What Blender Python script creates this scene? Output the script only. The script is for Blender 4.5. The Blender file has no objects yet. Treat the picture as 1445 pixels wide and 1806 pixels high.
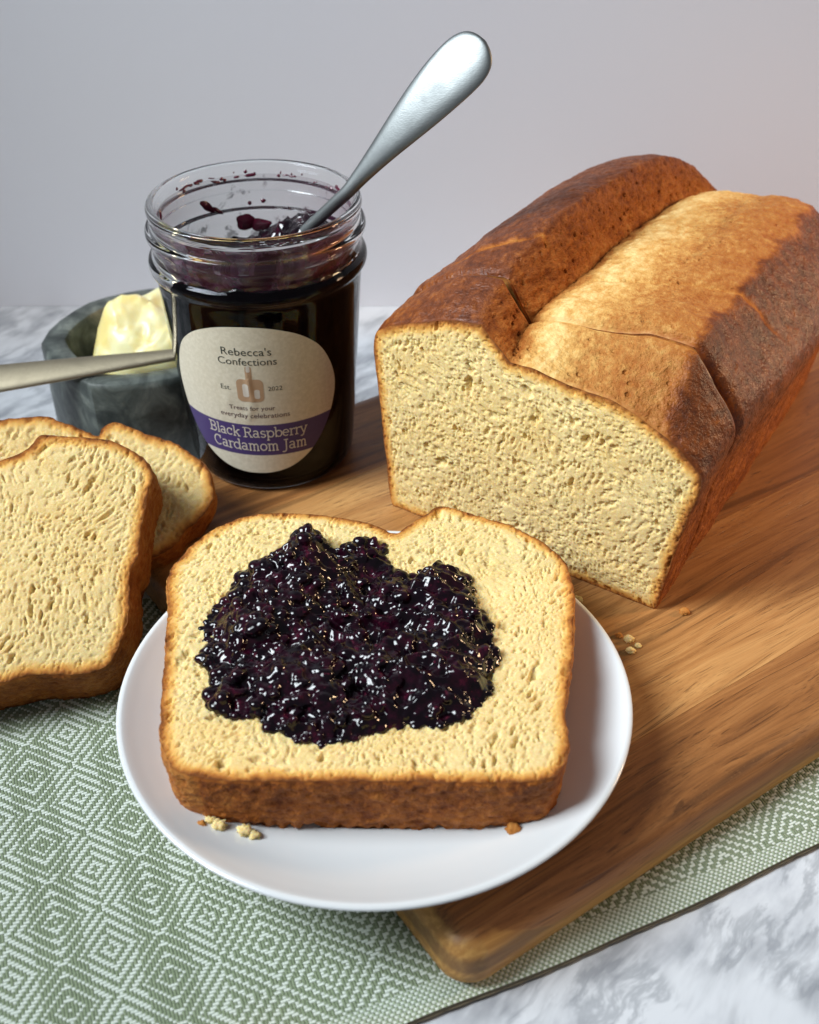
import bpy, bmesh, math, random
import numpy as np
from mathutils import Vector, Matrix, noise as mnoise
from mathutils.geometry import delaunay_2d_cdt

random.seed(4); rng = np.random.default_rng(4)
CM = 0.01
R = math.radians
SC = bpy.context.scene
COL = SC.collection

# ------------------------------------------------------------------ camera
cam = bpy.data.cameras.new("camera"); cam_o = bpy.data.objects.new("camera", cam)
COL.objects.link(cam_o); SC.camera = cam_o
cam.sensor_fit = 'HORIZONTAL'; cam.sensor_width = 36.0; cam.lens = 36.0 * 2040 / 1445
cam.clip_start = 0.01; cam.clip_end = 50
cam_o.location = (0, 0, 26.2 * CM); cam_o.rotation_euler = (R(90 - 37), 0, 0)
cam.dof.use_dof = True; cam.dof.focus_distance = 0.345; cam.dof.aperture_fstop = 20.0

# ------------------------------------------------------------------ world and lamps
w = bpy.data.worlds.new("World"); SC.world = w; w.use_nodes = True
w.node_tree.nodes["Background"].inputs[0].default_value = (0.86, 0.90, 1.0, 1)
w.node_tree.nodes["Background"].inputs[1].default_value = 0.175

def area(name, loc, target, size, power, color, spread=180, sy=None):
    l = bpy.data.lights.new(name, 'AREA'); o = bpy.data.objects.new(name, l); COL.objects.link(o)
    l.shape = 'RECTANGLE'; l.size = size; l.size_y = sy or size; l.energy = power; l.color = color
    l.spread = R(spread)
    o.location = loc
    o.rotation_euler = (Vector(target) - Vector(loc)).to_track_quat('-Z', 'Y').to_euler()
    return o
# the cool window on the left, and a small warm room lamp on the right
area("window_light", (-0.52, 0.14, 0.66), (0.15, 0.32, 0.03), 0.34, 1.95, (0.87, 0.95, 1.0), 58, 0.42)
area("room_lamp", (0.75, 0.42, 0.30), (0.17, 0.37, 0.06), 0.14, 0.35, (1.0, 0.66, 0.38), 40)

SC.view_settings.view_transform = 'Standard'; SC.view_settings.look = 'None'
SC.view_settings.exposure = -0.14; SC.view_settings.gamma = 1.0
SC.render.engine = 'CYCLES'
SC.cycles.use_denoising = True
SC.cycles.max_bounces = 10; SC.cycles.transparent_max_bounces = 12
SC.cycles.transmission_bounces = 10

# ------------------------------------------------------------------ node helper
class NT:
    def __init__(s, name):
        s.m = bpy.data.materials.new(name); s.m.use_nodes = True
        s.t = s.m.node_tree; s.t.nodes.clear()
        s.out = s.t.nodes.new('ShaderNodeOutputMaterial')
        s.b = s.t.nodes.new('ShaderNodeBsdfPrincipled')
        s.t.links.new(s.b.outputs[0], s.out.inputs[0])
    def n(s, typ, **kw):
        x = s.t.nodes.new('ShaderNode' + typ)
        for k, v in kw.items(): setattr(x, k, v)
        return x
    def put(s, sock, v):
        if v is None: return
        if isinstance(v, bpy.types.NodeSocket): s.t.links.new(v, sock)
        elif isinstance(v, (tuple, list)) and len(v) == 3 and sock.type == 'RGBA': sock.default_value = (*v, 1)
        else: sock.default_value = v
    def set(s, **kw):
        for k, v in kw.items(): s.put(s.b.inputs[k.replace('_', ' ')], v)
    def math(s, op, a, b=None, c=None, clamp=False):
        x = s.n('Math', operation=op, use_clamp=clamp)
        s.put(x.inputs[0], a); s.put(x.inputs[1], b); s.put(x.inputs[2], c)
        return x.outputs[0]
    def vmath(s, op, a, b=None):
        x = s.n('VectorMath', operation=op); s.put(x.inputs[0], a); s.put(x.inputs[1], b)
        return x.outputs[0]
    def cm(s):                       # object coordinates in centimetres
        t = s.n('TexCoord')
        return s.vmath('MULTIPLY', t.outputs['Object'], (100, 100, 100))
    def scale(s, v, sc): return s.vmath('MULTIPLY', v, sc)
    def rot(s, v, ang):
        x = s.n('VectorRotate', rotation_type='Z_AXIS'); s.put(x.inputs['Vector'], v); x.inputs['Angle'].default_value = ang
        return x.outputs[0]
    def noise(s, v, sc, detail=2, rough=.5, dist=0, col=False):
        x = s.n('TexNoise'); s.put(x.inputs['Vector'], v)
        x.inputs['Scale'].default_value = sc; x.inputs['Detail'].default_value = detail
        x.inputs['Roughness'].default_value = rough; x.inputs['Distortion'].default_value = dist
        return x.outputs[1] if col else x.outputs[0]
    def voro(s, v, sc, feature='F1', rand=1.0):
        x = s.n('TexVoronoi', feature=feature); s.put(x.inputs['Vector'], v)
        x.inputs['Scale'].default_value = sc; x.inputs['Randomness'].default_value = rand
        return x
    def ss(s, v, a, b):              # smoothstep a..b -> 0..1
        x = s.n('MapRange', interpolation_type='SMOOTHSTEP'); s.put(x.inputs[0], v)
        s.put(x.inputs[1], a); s.put(x.inputs[2], b)
        return x.outputs[0]
    def ramp(s, v, stops, interp='LINEAR'):
        x = s.n('ValToRGB'); s.put(x.inputs[0], v); cr = x.color_ramp; cr.interpolation = interp
        while len(cr.elements) < len(stops): cr.elements.new(0.5)
        for e, (p, c) in zip(cr.elements, stops):
            e.position = p; e.color = (*c, 1) if len(c) == 3 else c
        return x.outputs[0]
    def mix(s, f, a, b, bt='MIX'):
        x = s.n('Mix', data_type='RGBA', blend_type=bt)
        s.put(x.inputs[0], f); s.put(x.inputs[6], a); s.put(x.inputs[7], b)
        return x.outputs[2]
    def attr(s, name):
        x = s.n('Attribute', attribute_name=name); return x.outputs['Fac']
    def bump(s, h, dist, strength=1.0):
        x = s.n('Bump'); s.put(x.inputs['Height'], h); x.inputs['Distance'].default_value = dist * CM
        x.inputs['Strength'].default_value = strength
        s.t.links.new(x.outputs[0], s.b.inputs['Normal'])
    def disp(s, h, method='BOTH'):   # h in centimetres, true displacement
        x = s.n('Displacement'); s.put(x.inputs['Height'], h); x.inputs['Midlevel'].default_value = 0
        x.inputs['Scale'].default_value = CM
        s.t.links.new(x.outputs[0], s.out.inputs['Displacement'])
        s.m.displacement_method = method

# ------------------------------------------------------------------ materials
def mat_crumb():
    m = NT('bread_crumb_surface'); p = m.cm()
    big3 = m.scale(m.vmath('SUBTRACT', m.noise(p, .35, 1, col=True), (.5, .5, .5)), (2.2, 2.2, 0))
    jit = m.scale(m.vmath('SUBTRACT', m.noise(p, 5.5, 3, .65, col=True), (.5, .5, .5)), (.26, .26, 0))
    wob = m.vmath('ADD', m.vmath('ADD', p, big3), jit)
    q = m.scale(m.rot(wob, .5), (1.25, .58, .8))
    v1 = m.voro(q, 2.7); v2 = m.voro(q, 5.3); v4 = m.voro(m.vmath('ADD', q, (7.7, 3.1, 0)), 9.0); v3 = m.voro(m.scale(wob, (1, .8, 1)), .95)
    def cell(v):
        x = m.n('SeparateColor'); m.put(x.inputs[0], v.outputs['Color']); return x.outputs[0]
    dens = m.ss(m.noise(p, .55, 2), .3, .65)
    pore1 = m.math('MULTIPLY', m.ss(v1.outputs[0], .32, .19), m.ss(cell(v1), .40, .85))
    pore2 = m.math('MULTIPLY', m.math('MULTIPLY', m.ss(v2.outputs[0], .46, .20), m.ss(cell(v2), .10, .65)), m.math('MULTIPLY_ADD', dens, .7, .3))
    pore4 = m.math('MULTIPLY', m.ss(v4.outputs[0], .52, .2), m.ss(cell(v4), .0, .5))
    pore3 = m.math('MULTIPLY', m.ss(v3.outputs[0], .20, .10), m.ss(cell(v3), .66, .76))
    fine = m.noise(p, 15, 3, .7)
    big = m.noise(p, .8, 2)
    h = m.math('MULTIPLY', pore1, -.15)
    h = m.math('MULTIPLY_ADD', pore2, -.095, h)
    h = m.math('MULTIPLY_ADD', pore4, -.075, h)
    h = m.math('MULTIPLY_ADD', pore3, -.18, h)
    h = m.math('MULTIPLY_ADD', fine, .05, h)
    h = m.math('MULTIPLY_ADD', big, .05, h)
    ed = m.attr('edge')
    h = m.math('MULTIPLY', h, m.math('MULTIPLY_ADD', m.ss(ed, .10, .7), .35, .65))
    m.disp(m.math('MULTIPLY', h, m.ss(ed, 0.0, .05)), 'DISPLACEMENT')
    m.bump(m.noise(p, 24, 3, .7), .022, .55)
    base = m.mix(m.ss(m.noise(p, .7, 3), .35, .7), (.71, .54, .245), (.67, .475, .185))
    base = m.mix(m.math('MULTIPLY', m.ss(m.noise(p, 20, 2, .6), .45, .65), .65), base, (.78, .64, .35))
    e2 = m.math('ADD', ed, m.math('MULTIPLY', m.math('SUBTRACT', m.noise(p, 1.6, 5, .65), .5), .42))
    rim = m.ramp(m.math('DIVIDE', e2, .6), [(0.0, (.17, .055, .014)), (.10, (.33, .12, .026)), (.24, (.56, .26, .06)), (.46, (.72, .45, .14)), (.8, (.80, .60, .28))])
    col = m.mix(m.ss(e2, .52, .25), base, rim)
    m.set(Base_Color=col, Roughness=.8, Specular_IOR_Level=.12, Subsurface_Weight=.55, Subsurface_Scale=.0017)
    m.b.inputs['Subsurface Radius'].default_value = (1, .62, .22)
    return m.m

def mat_crust():
    m = NT('baked_crust_surface'); p = m.cm()
    t = m.attr('tone'); sheen = m.attr('glaze'); pit = m.attr('torn')
    n1 = m.noise(p, 1.3, 5, .68, .5); n2 = m.noise(m.scale(p, (1, .7, 1)), 5, 3, .65)
    n3 = m.noise(p, 16, 2)
    tt = m.math('ADD', t, m.math('MULTIPLY', m.math('SUBTRACT', n1, .5), .55))
    tt = m.math('ADD', tt, m.math('MULTIPLY', m.math('SUBTRACT', n2, .5), .55))
    col = m.ramp(tt, [(0.0, (.062, .013, .003)), (.22, (.165, .040, .007)), (.42, (.33, .102, .017)),
                      (.60, (.43, .175, .040)), (.78, (.60, .33, .095)), (1.0, (.80, .58, .25))])
    v = m.voro(m.scale(p, (1, 1.2, 1)), 3.2)
    x = m.n('SeparateColor'); m.put(x.inputs[0], v.outputs['Color'])
    hole = m.math('MULTIPLY', m.math('MULTIPLY', m.ss(v.outputs[0], .34, .14), m.ss(x.outputs[0], .5, .75)), pit)
    blis = m.noise(m.scale(p, (1, 1.3, 1)), 2.3, 4, .62)
    h = m.math('MULTIPLY_ADD', blis, .12, m.math('MULTIPLY', n2, .04))
    h = m.math('MULTIPLY_ADD', n3, .009, h)
    h = m.math('MULTIPLY_ADD', n1, .10, h)
    h = m.math('MULTIPLY_ADD', hole, -.12, h)
    h = m.math('MULTIPLY_ADD', m.math('MULTIPLY', pit, m.math('SUBTRACT', m.noise(m.scale(p, (1, .6, 1.6)), 2.6, 5, .7), .5)), .34, h)
    h = m.math('SUBTRACT', h, .10)
    m.disp(m.math('MULTIPLY', h, m.ss(m.attr('edge'), 0, .12)))
    rough = m.math('SUBTRACT', .68, m.math('MULTIPLY', sheen, m.math('ADD', .08, m.math('MULTIPLY', n2, .30))))
    m.set(Base_Color=col, Roughness=rough, Specular_IOR_Level=m.math('ADD', .12, m.math('MULTIPLY', sheen, .16)),
          Coat_Weight=m.math('MULTIPLY', sheen, .05), Coat_Roughness=.3)
    return m.m

def mat_wood(tone, seed, sapwood=False):
    m = NT('acacia_wood'); p0 = m.cm(); p = m.vmath('ADD', m.cm(), (seed * 37.3, seed * 11.7, seed * 5.1))
    wob = m.vmath('ADD', p, m.scale(m.vmath('SUBTRACT', m.noise(m.scale(p, (.06, .25, .25)), 1, 2, col=True), (.5, .5, .5)), (0, 2.6, 2.6)))
    g1 = m.noise(m.scale(wob, (.05, 1.0, 1.0)), 1.1, 4, .6)
    g2 = m.noise(m.scale(wob, (.10, 4.5, 4.5)), 1.3, 3, .65)
    pores = m.noise(m.scale(wob, (.20, 11, 11)), 1.4, 2, .6)
    speck = m.noise(p, 14, 2)
    f = m.math('ADD', m.math('MULTIPLY', g1, .75), m.math('MULTIPLY', g2, .38))
    dark, mid, light = tone
    col = m.ramp(f, [(.36, dark), (.52, mid), (.70, light)])
    col = m.mix(m.math('MULTIPLY', m.ss(pores, .57, .70), .6), col, tuple(c * .38 for c in dark))
    col = m.mix(m.math('MULTIPLY', m.ss(m.noise(m.scale(wob, (.03, 1.7, 1.7)), 1.0, 2), .60, .68), .55), col, tuple(c * .5 for c in dark))
    col = m.mix(m.math('MULTIPLY', m.ss(speck, .55, .8), .25), col, light)
    hair = m.noise(m.scale(wob, (.16, 24, 24)), 1.5, 3, .65)
    col = m.mix(m.math('MULTIPLY', m.ss(hair, .48, .68), .38), col, tuple(c * .55 for c in dark))
    if sapwood:      # the edge plank carries a pale sapwood layer low down and at its end, with a dark growth line
        s = m.n('SeparateXYZ'); m.put(s.inputs[0], m.vmath('ADD', p0, m.scale(m.vmath('SUBTRACT', m.noise(p0, 1.1, 3, col=True), (.5, .5, .5)), (.5, .5, .22))))
        lim = m.n('Mix', data_type='FLOAT'); m.put(lim.inputs[0], m.ss(s.outputs[0], 1.0, 3.0)); lim.inputs[2].default_value = 1.72; lim.inputs[3].default_value = 1.0
        z = s.outputs[2]; sap = m.ss(z, m.math('ADD', lim.outputs[0], .05), m.math('SUBTRACT', lim.outputs[0], .05))
        line = m.math('MULTIPLY', m.ss(z, .85, 1.0), m.ss(z, 1.45, 1.25))
        pale = m.mix(m.ss(g2, .4, .65), (.40, .19, .05), (.56, .30, .085))
        pale = m.mix(m.math('MULTIPLY', m.math('MULTIPLY', line, sap), .6), pale, (.12, .06, .028))
        col = m.mix(sap, col, pale)
    m.set(Base_Color=col, Roughness=m.math('ADD', .36, m.math('MULTIPLY', g2, .2)), Specular_IOR_Level=.4)
    m.bump(m.math('SUBTRACT', m.math('MULTIPLY', g2, .3), m.ss(pores, .58, .74)), .012, .6)
    return m.m

def mat_marble():
    m = NT('white_marble'); p = m.rot(m.cm(), -.9)
    def warp(amp, sc): return m.vmath('ADD', p, m.scale(m.vmath('SUBTRACT', m.noise(p, sc, 1.5, .5, col=True), (.5, .5, .5)), (amp, amp, 0)))
    d1, d2 = warp(1.6, .24), warp(.9, .55)
    cloud = m.ss(m.noise(m.scale(d1, (.5, 1, 1)), .55, 5, .62), .47, .74)
    a = m.math('ABSOLUTE', m.math('SUBTRACT', m.noise(m.scale(d1, (.24, 1, 1)), .34, 5, .62), .5))
    vein = m.math('MULTIPLY', m.ss(a, .10, .0), m.ss(m.noise(p, .35, 2, .5), .40, .60))
    b = m.math('ABSOLUTE', m.math('SUBTRACT', m.noise(m.scale(d2, (.34, 1, 1)), .80, 5, .62), .5))
    vein2 = m.math('MULTIPLY', m.ss(b, .07, .0), m.ss(m.noise(p, .45, 2, .5), .40, .62))
    col = m.mix(m.math('MULTIPLY', cloud, .75), (.66, .68, .71), (.38, .40, .44))
    col = m.mix(m.math('MULTIPLY', vein, .5), col, (.10, .11, .135))
    col = m.mix(m.math('MULTIPLY', vein2, .5), col, (.20, .215, .24))
    m.set(Base_Color=col, Roughness=.24, Specular_IOR_Level=.4)
    m.bump(m.noise(p, 1.2, 2), .004, .3)
    return m.m

def mat_wall():
    m = NT('matt_wall_paint'); p = m.cm()
    col = m.mix(m.noise(p, .05, 3), (.79, .785, .83), (.83, .825, .86))
    m.set(Base_Color=col, Roughness=.85, Specular_IOR_Level=.2)
    m.bump(m.noise(p, 6, 3, .6), .02, .25)
    return m.m

def mat_cloth():
    # diamond twill: coordinates come from the cloth's own UV, one unit = one yarn
    m = NT('diamond_twill_weave')
    def tc_v(m):                    # distance from the hem in cm, along the weave
        q = m.n('SeparateXYZ'); m.put(q.inputs[0], m.rot(m.vmath('SUBTRACT', m.cm(), (-.10, 14.49, 0)), -R(23)))
        return q.outputs[1]
    uvn = m.n('UVMap'); s = m.n('SeparateXYZ'); m.put(s.inputs[0], uvn.outputs[0])
    tc = m.cm()
    wob = m.noise(tc, 3.0, 2)
    U = m.math('ADD', s.outputs[0], m.math('MULTIPLY', m.math('SUBTRACT', wob, .5), .4))
    V = m.math('ADD', s.outputs[1], m.math('MULTIPLY', m.math('SUBTRACT', m.noise(tc, 2.2, 2), .5), .5))
    iu, iv = m.math('FLOOR', U), m.math('FLOOR', V)
    fu, fv = m.math('FRACT', U), m.math('FRACT', V)
    N = 15.0
    def zig(i): return m.math('PINGPONG', i, N)
    ssum = m.math('ADD', zig(iu), zig(iv))
    tw = m.math('LESS_THAN', m.math('MODULO', m.math('ADD', ssum, 1.0), 4.0), 1.9)
    plain = m.math('LESS_THAN', m.math('MODULO', m.math('ADD', iu, iv), 2.0), .9)
    hem = m.math('LESS_THAN', tc_v(m), .70)
    white = m.math('ADD', m.math('MULTIPLY', tw, m.math('SUBTRACT', 1.0, hem)), m.math('MULTIPLY', plain, hem))
    # yarn cross sections: white floats run along u, green floats along v
    cu = m.math('SUBTRACT', 1.0, m.math('POWER', m.math('ABSOLUTE', m.math('MULTIPLY_ADD', fu, 2.0, -1.0)), 2.0))
    cv = m.math('SUBTRACT', 1.0, m.math('POWER', m.math('ABSOLUTE', m.math('MULTIPLY_ADD', fv, 2.0, -1.0)), 4.0))
    hw = m.math('MULTIPLY_ADD', cv, .85, m.math('MULTIPLY', cu, .15))
    hg = m.math('MULTIPLY_ADD', cu, .60, m.math('MULTIPLY', cv, .15))
    hh = m.n('Mix', data_type='FLOAT'); m.put(hh.inputs[0], white); m.put(hh.inputs[2], hg); m.put(hh.inputs[3], hw)
    H = hh.outputs[0]
    fib = m.noise(m.scale(m.rot(tc, -R(22.5)), (3, 14, 1)), 3.0, 2)
    fibg = m.noise(m.scale(m.rot(tc, -R(52)), (4, 18, 1)), 3.0, 2)
    cw = m.mix(m.math('MULTIPLY', fib, .8), (.74, .79, .71), (.56, .63, .52))
    cg = m.mix(m.ss(fibg, .35, .65), (.15, .195, .11), (.28, .33, .215))
    cg = m.mix(m.math('MULTIPLY', hem, .55), cg, (.35, .42, .28))
    col = m.mix(white, cg, cw)
    m.set(Base_Color=col, Roughness=.9, Specular_IOR_Level=.15, Sheen_Weight=.25)
    m.bump(m.math('ADD', H, m.math('MULTIPLY', fib, .25)), .036, 1.0)
    return m.m

def mat_plain(name, col, rough=.5, spec=.5, bump=None, **kw):
    m = NT(name); p = m.cm()
    c = m.mix(m.math('MULTIPLY', m.noise(p, 1.5, 3), .25), col, tuple(x * .75 for x in col))
    m.set(Base_Color=c, Roughness=rough, Specular_IOR_Level=spec, **kw)
    if bump: m.bump(m.noise(p, bump[0], 3), bump[1])
    return m.m

def mat_porcelain():
    m = NT('white_glazed_porcelain'); p = m.cm()
    sp = m.voro(p, .42); spot = m.ss(sp.outputs[0], .03, .015)
    c = m.mix(m.math('MULTIPLY', spot, .8), (.66, .675, .68), (.10, .08, .07))
    m.set(Base_Color=c, Roughness=m.math('ADD', .10, m.math('MULTIPLY', m.noise(p, 1.2, 3), .12)), Specular_IOR_Level=.5, Coat_Weight=.3, Coat_Roughness=.05)
    m.bump(m.noise(p, .8, 2), .01, .25)
    return m.m

def mat_jam():
    m = NT('black_raspberry_jam'); p = m.cm()
    n1 = m.noise(p, 2.4, 3, .6); n2 = m.noise(p, 6, 2)
    col = m.ramp(n1, [(.45, (.0035, .001, .0028)), (.63, (.016, .0018, .0065)), (.78, (.07, .005, .018))])
    col = m.mix(m.math('MULTIPLY', m.ss(n2, .64, .76), .5), col, (.10, .009, .026))
    m.set(Base_Color=col, Roughness=m.math('ADD', .04, m.math('MULTIPLY', n2, .10)), Specular_IOR_Level=.5, IOR=1.42)
    m.bump(m.noise(p, 6, 2), .02, .35)
    return m.m

def mat_film():
    m = NT('jam_film_on_glass'); p = m.cm()
    n = m.noise(m.scale(p, (1, 1, .9)), 1.1, 4, .65, .5)
    z = m.n('SeparateXYZ'); m.put(z.inputs[0], p)
    lim = m.math('MULTIPLY_ADD', m.math('SUBTRACT', z.outputs[2], 6.8), .045, .44)
    lim = m.math('MULTIPLY_ADD', z.outputs[1], .022, lim)
    k = m.ss(n, lim, m.math('ADD', lim, .12))
    alpha = m.math('MULTIPLY_ADD', k, .50, m.math('MULTIPLY_ADD', z.outputs[1], -.11, .51), clamp=True)
    col = m.mix(k, (.10, .03, .065), (.04, .004, .015))
    m.set(Base_Color=col, Roughness=.25, Alpha=alpha)
    return m.m

def mat_glass():
    m = NT('clear_glass')
    m.set(Base_Color=(.985, .995, .99), Roughness=.0, IOR=1.44, Transmission_Weight=1.0, Specular_Tint=(.30, .30, .34))
    return m.m

def mat_steel(name, col, rough):
    m = NT(name); p = m.cm()
    n = m.noise(m.scale(p, (1, 9, 9)), 3.0, 3)
    sm = m.noise(p, 1.6, 4, .6)
    c = m.mix(m.ss(sm, .4, .75), col, tuple(x * .80 for x in col))
    m.set(Base_Color=c, Metallic=1.0, Roughness=m.math('ADD', rough, m.math('MULTIPLY', sm, .22)))
    m.bump(m.math('ADD', n, m.math('MULTIPLY', m.noise(p, 3, 4, .7), 1.2)), .006, .4)
    return m.m

def mat_stone():
    m = NT('dark_soapstone'); p = m.cm()
    a = m.noise(p, .9, 5, .6, .8)
    col = m.ramp(a, [(.30, (.020, .025, .024)), (.46, (.055, .064, .058)), (.60, (.115, .13, .115)), (.75, (.24, .255, .225))])
    m.set(Base_Color=col, Roughness=.42, Specular_IOR_Level=.45)
    m.bump(m.noise(p, 5, 4, .65), .02, .6)
    return m.m

def mat_butter():
    m = NT('pale_butter'); p = m.cm()
    c = m.mix(m.ss(m.noise(p, .8, 3), .4, .65), (.87, .81, .47), (.85, .70, .27))
    m.set(Base_Color=c, Roughness=.34, Specular_IOR_Level=.45, Subsurface_Weight=.5, Subsurface_Scale=.003)
    m.b.inputs['Subsurface Radius'].default_value = (1, .8, .35)
    m.bump(m.noise(m.scale(p, (1, 2.2, 1.4)), 2.2, 3), .03, .5)
    return m.m

def mat_label():
    # printed paper: cream with one purple band across
    m = NT('printed_paper_label'); p = m.cm()
    s = m.n('SeparateXYZ'); m.put(s.inputs[0], p)
    wob = m.math('MULTIPLY', m.math('SUBTRACT', m.noise(p, 3, 2), .5), .015)
    z = m.math('ADD', s.outputs[2], wob)
    band = m.math('MULTIPLY', m.ss(z, 1.67, 1.70), m.ss(z, 2.98, 2.95))
    fib = m.noise(p, 8, 4, .65)
    cream = m.mix(m.ss(fib, .35, .7), (.58, .53, .41), (.66, .61, .49))
    pur = m.mix(fib, (.055, .034, .125), (.075, .05, .16))
    m.set(Base_Color=m.mix(band, cream, pur), Roughness=.55, Specular_IOR_Level=.35)
    m.bump(fib, .004, .4)
    return m.m

M = dict(crumb=mat_crumb(), crust=mat_crust(), marble=mat_marble(), wall=mat_wall(), cloth=mat_cloth(),
         plate=mat_porcelain(), jam=mat_jam(), film=mat_film(), glass=mat_glass(), stone=mat_stone(), butter=mat_butter(),
         label=mat_label(), steel=mat_steel('brushed_steel', (.235, .248, .248), .34), steel_reflect=mat_steel('steel_with_warm_reflection', (.44, .38, .27), .30),  # knife steel: warm brown reflections are put into its base colour
         cord=mat_plain('hem_thread_and_shadow', (.17, .145, .10), .9, .1, (9, .04)),  # dark tone mixes the hem thread with the shadow along its edge
         ink=mat_plain('dark_print_ink', (.05, .055, .045), .6, .2), plum=mat_plain('plum_print_ink', (.085, .04, .05), .6, .2),
         cream_ink=mat_plain('cream_print_ink', (.60, .55, .48), .6, .2), copper=mat_plain('copper_print_ink', (.43, .28, .17), .55, .3),
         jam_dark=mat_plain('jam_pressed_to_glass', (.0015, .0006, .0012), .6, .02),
         smear=mat_plain('thin_jam_smear', (.085, .008, .024), .18, .5, (5, .03)))
W1 = ((.13, .045, .013), (.27, .108, .030), (.41, .185, .058))
W2 = ((.24, .098, .028), (.40, .185, .058), (.54, .285, .10))
W3 = ((.15, .058, .017), (.27, .112, .034), (.37, .17, .055))
WE = ((.20, .12, .05), (.40, .26, .11), (.50, .34, .16))

# ------------------------------------------------------------------ object helpers
def obj(name, verts, faces, m, parent=None, smooth=True, attrs=None, uv=None):
    me = bpy.data.meshes.new(name)
    v = np.asarray(verts, dtype=float) * CM
    me.from_pydata(v.tolist(), [], [tuple(int(i) for i in f) for f in faces] if not isinstance(faces, np.ndarray) else faces.tolist())
    if m: me.materials.append(m)
    if smooth: me.polygons.foreach_set('use_smooth', np.ones(len(me.polygons), dtype=bool))
    for k, a in (attrs or {}).items():
        at = me.attributes.new(k, 'FLOAT', 'POINT'); at.data.foreach_set('value', np.asarray(a, dtype=np.float32))
    if uv is not None:
        l = me.uv_layers.new(name='UVMap'); idx = np.empty(len(me.loops), dtype=np.int32); me.loops.foreach_get('vertex_index', idx)
        l.data.foreach_set('uv', np.asarray(uv, dtype=np.float32)[idx].ravel())
    me.update()
    o = bpy.data.objects.new(name, me); COL.objects.link(o)
    if parent: o.parent = parent
    return o

def thing(name, label, cat, loc=(0, 0, 0), rot=None, mat=None, group=None):
    o = bpy.data.objects.new(name, None); COL.objects.link(o); o.empty_display_size = .01
    if mat is not None: o.matrix_world = mat
    else:
        o.location = [c * CM for c in loc]
        if rot: o.rotation_euler = rot
    return tag(o, label, cat, group)
def tag(o, label, cat, group=None):
    o['label'] = label; o['category'] = cat
    if group: o['group'] = group
    return o
def structure(o): o['kind'] = 'structure'; return o
def frame(p, u, v, n):
    m = Matrix((u, v, n)).transposed().to_4x4(); m.translation = Vector(p) * CM; return m

def grid_faces(nr, nc, wrap=False, flip=False):
    i = np.arange(nr - 1)[:, None]; j = np.arange(nc if wrap else nc - 1)[None, :]
    a = i * nc + j; b = i * nc + (j + 1) % nc; c = (i + 1) * nc + (j + 1) % nc; d = (i + 1) * nc + j
    f = np.stack([a, b, c, d], -1).reshape(-1, 4)
    return f[:, ::-1] if flip else f

def lathe(prof, n=96):
    p = np.array(prof); t = np.linspace(0, 2 * math.pi, n, endpoint=False)
    v = np.stack([p[:, 0, None] * np.cos(t), p[:, 0, None] * np.sin(t), np.repeat(p[:, 1, None], n, 1)], -1).reshape(-1, 3)
    return v, grid_faces(len(p), n, True)

def catmull(P, per=12, closed=False):
    P = np.array(P, float); n = len(P); out = []
    for i in range(n if closed else n - 1):
        if closed: p0, p1, p2, p3 = P[(i - 1) % n], P[i], P[(i + 1) % n], P[(i + 2) % n]
        else: p0, p1, p2, p3 = P[max(i - 1, 0)], P[i], P[i + 1], P[min(i + 2, n - 1)]
        for t in np.linspace(0, 1, per, endpoint=False):
            out.append(.5 * (2 * p1 + (p2 - p0) * t + (2 * p0 - 5 * p1 + 4 * p2 - p3) * t * t + (3 * p1 - p0 - 3 * p2 + p3) * t ** 3))
    if not closed: out.append(P[-1])
    return np.array(out)
def resample(P, n, closed=False):
    P = np.array(P, float)
    if closed: P = np.vstack([P, P[:1]])
    s = np.concatenate([[0], np.cumsum(np.linalg.norm(np.diff(P, axis=0), axis=1))])
    t = np.linspace(0, s[-1], n, endpoint=not closed)
    return np.stack([np.interp(t, s, P[:, k]) for k in range(P.shape[1])], -1)

def seg_dist(pts, loop):
    A = loop; B = np.roll(loop, -1, 0); d = B - A; L = (d ** 2).sum(1) + 1e-12
    out = np.empty(len(pts))
    for i in range(0, len(pts), 4000):
        q = pts[i:i + 4000, None, :] - A[None]
        t = np.clip((q * d[None]).sum(-1) / L, 0, 1)
        out[i:i + 4000] = np.sqrt((((q - t[..., None] * d[None]) ** 2).sum(-1)).min(1))
    return out
def inside(pts, loop):
    x, y = pts[:, 0], pts[:, 1]; c = np.zeros(len(pts), bool)
    for (x0, y0), (x1, y1) in zip(loop, np.roll(loop, -1, 0)):
        if y0 == y1: continue
        k = (y0 > y) != (y1 > y)
        c ^= k & (x < (x1 - x0) * (y - y0) / (y1 - y0) + x0)
    return c
def fill(loop, sp):
    """triangulated interior of a closed 2D outline with even spacing; returns points, triangles, distance to outline"""
    mn, mx = loop.min(0), loop.max(0)
    gx, gy = np.meshgrid(np.arange(mn[0], mx[0], sp), np.arange(mn[1], mx[1], sp * .866))
    gx = gx + (np.arange(gx.shape[0])[:, None] % 2) * sp * .5
    pts = np.stack([gx.ravel(), gy.ravel()], -1) + rng.uniform(-.16, .16, (gx.size, 2)) * sp
    pts = pts[inside(pts, loop)]
    d = seg_dist(pts, loop); k = d > sp * .55; pts, d = pts[k], d[k]
    allp = np.vstack([loop, pts]); n = len(loop)
    r = delaunay_2d_cdt([Vector(p) for p in allp.tolist()], [(i, (i + 1) % n) for i in range(n)], [], 1, 1e-7)
    P = np.array([tuple(v) for v in r[0]]); orig = r[3]
    dd = np.concatenate([np.zeros(n), d])
    D = np.array([dd[o[0]] if len(o) else 0 for o in orig])
    return P, np.array([f for f in r[2] if len(f) == 3], dtype=np.int64), D

def fbm(p, sc, seed=0.0):
    return np.array([mnoise.noise(Vector((x * sc + seed, y * sc, z * sc))) for x, y, z in p])

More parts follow.
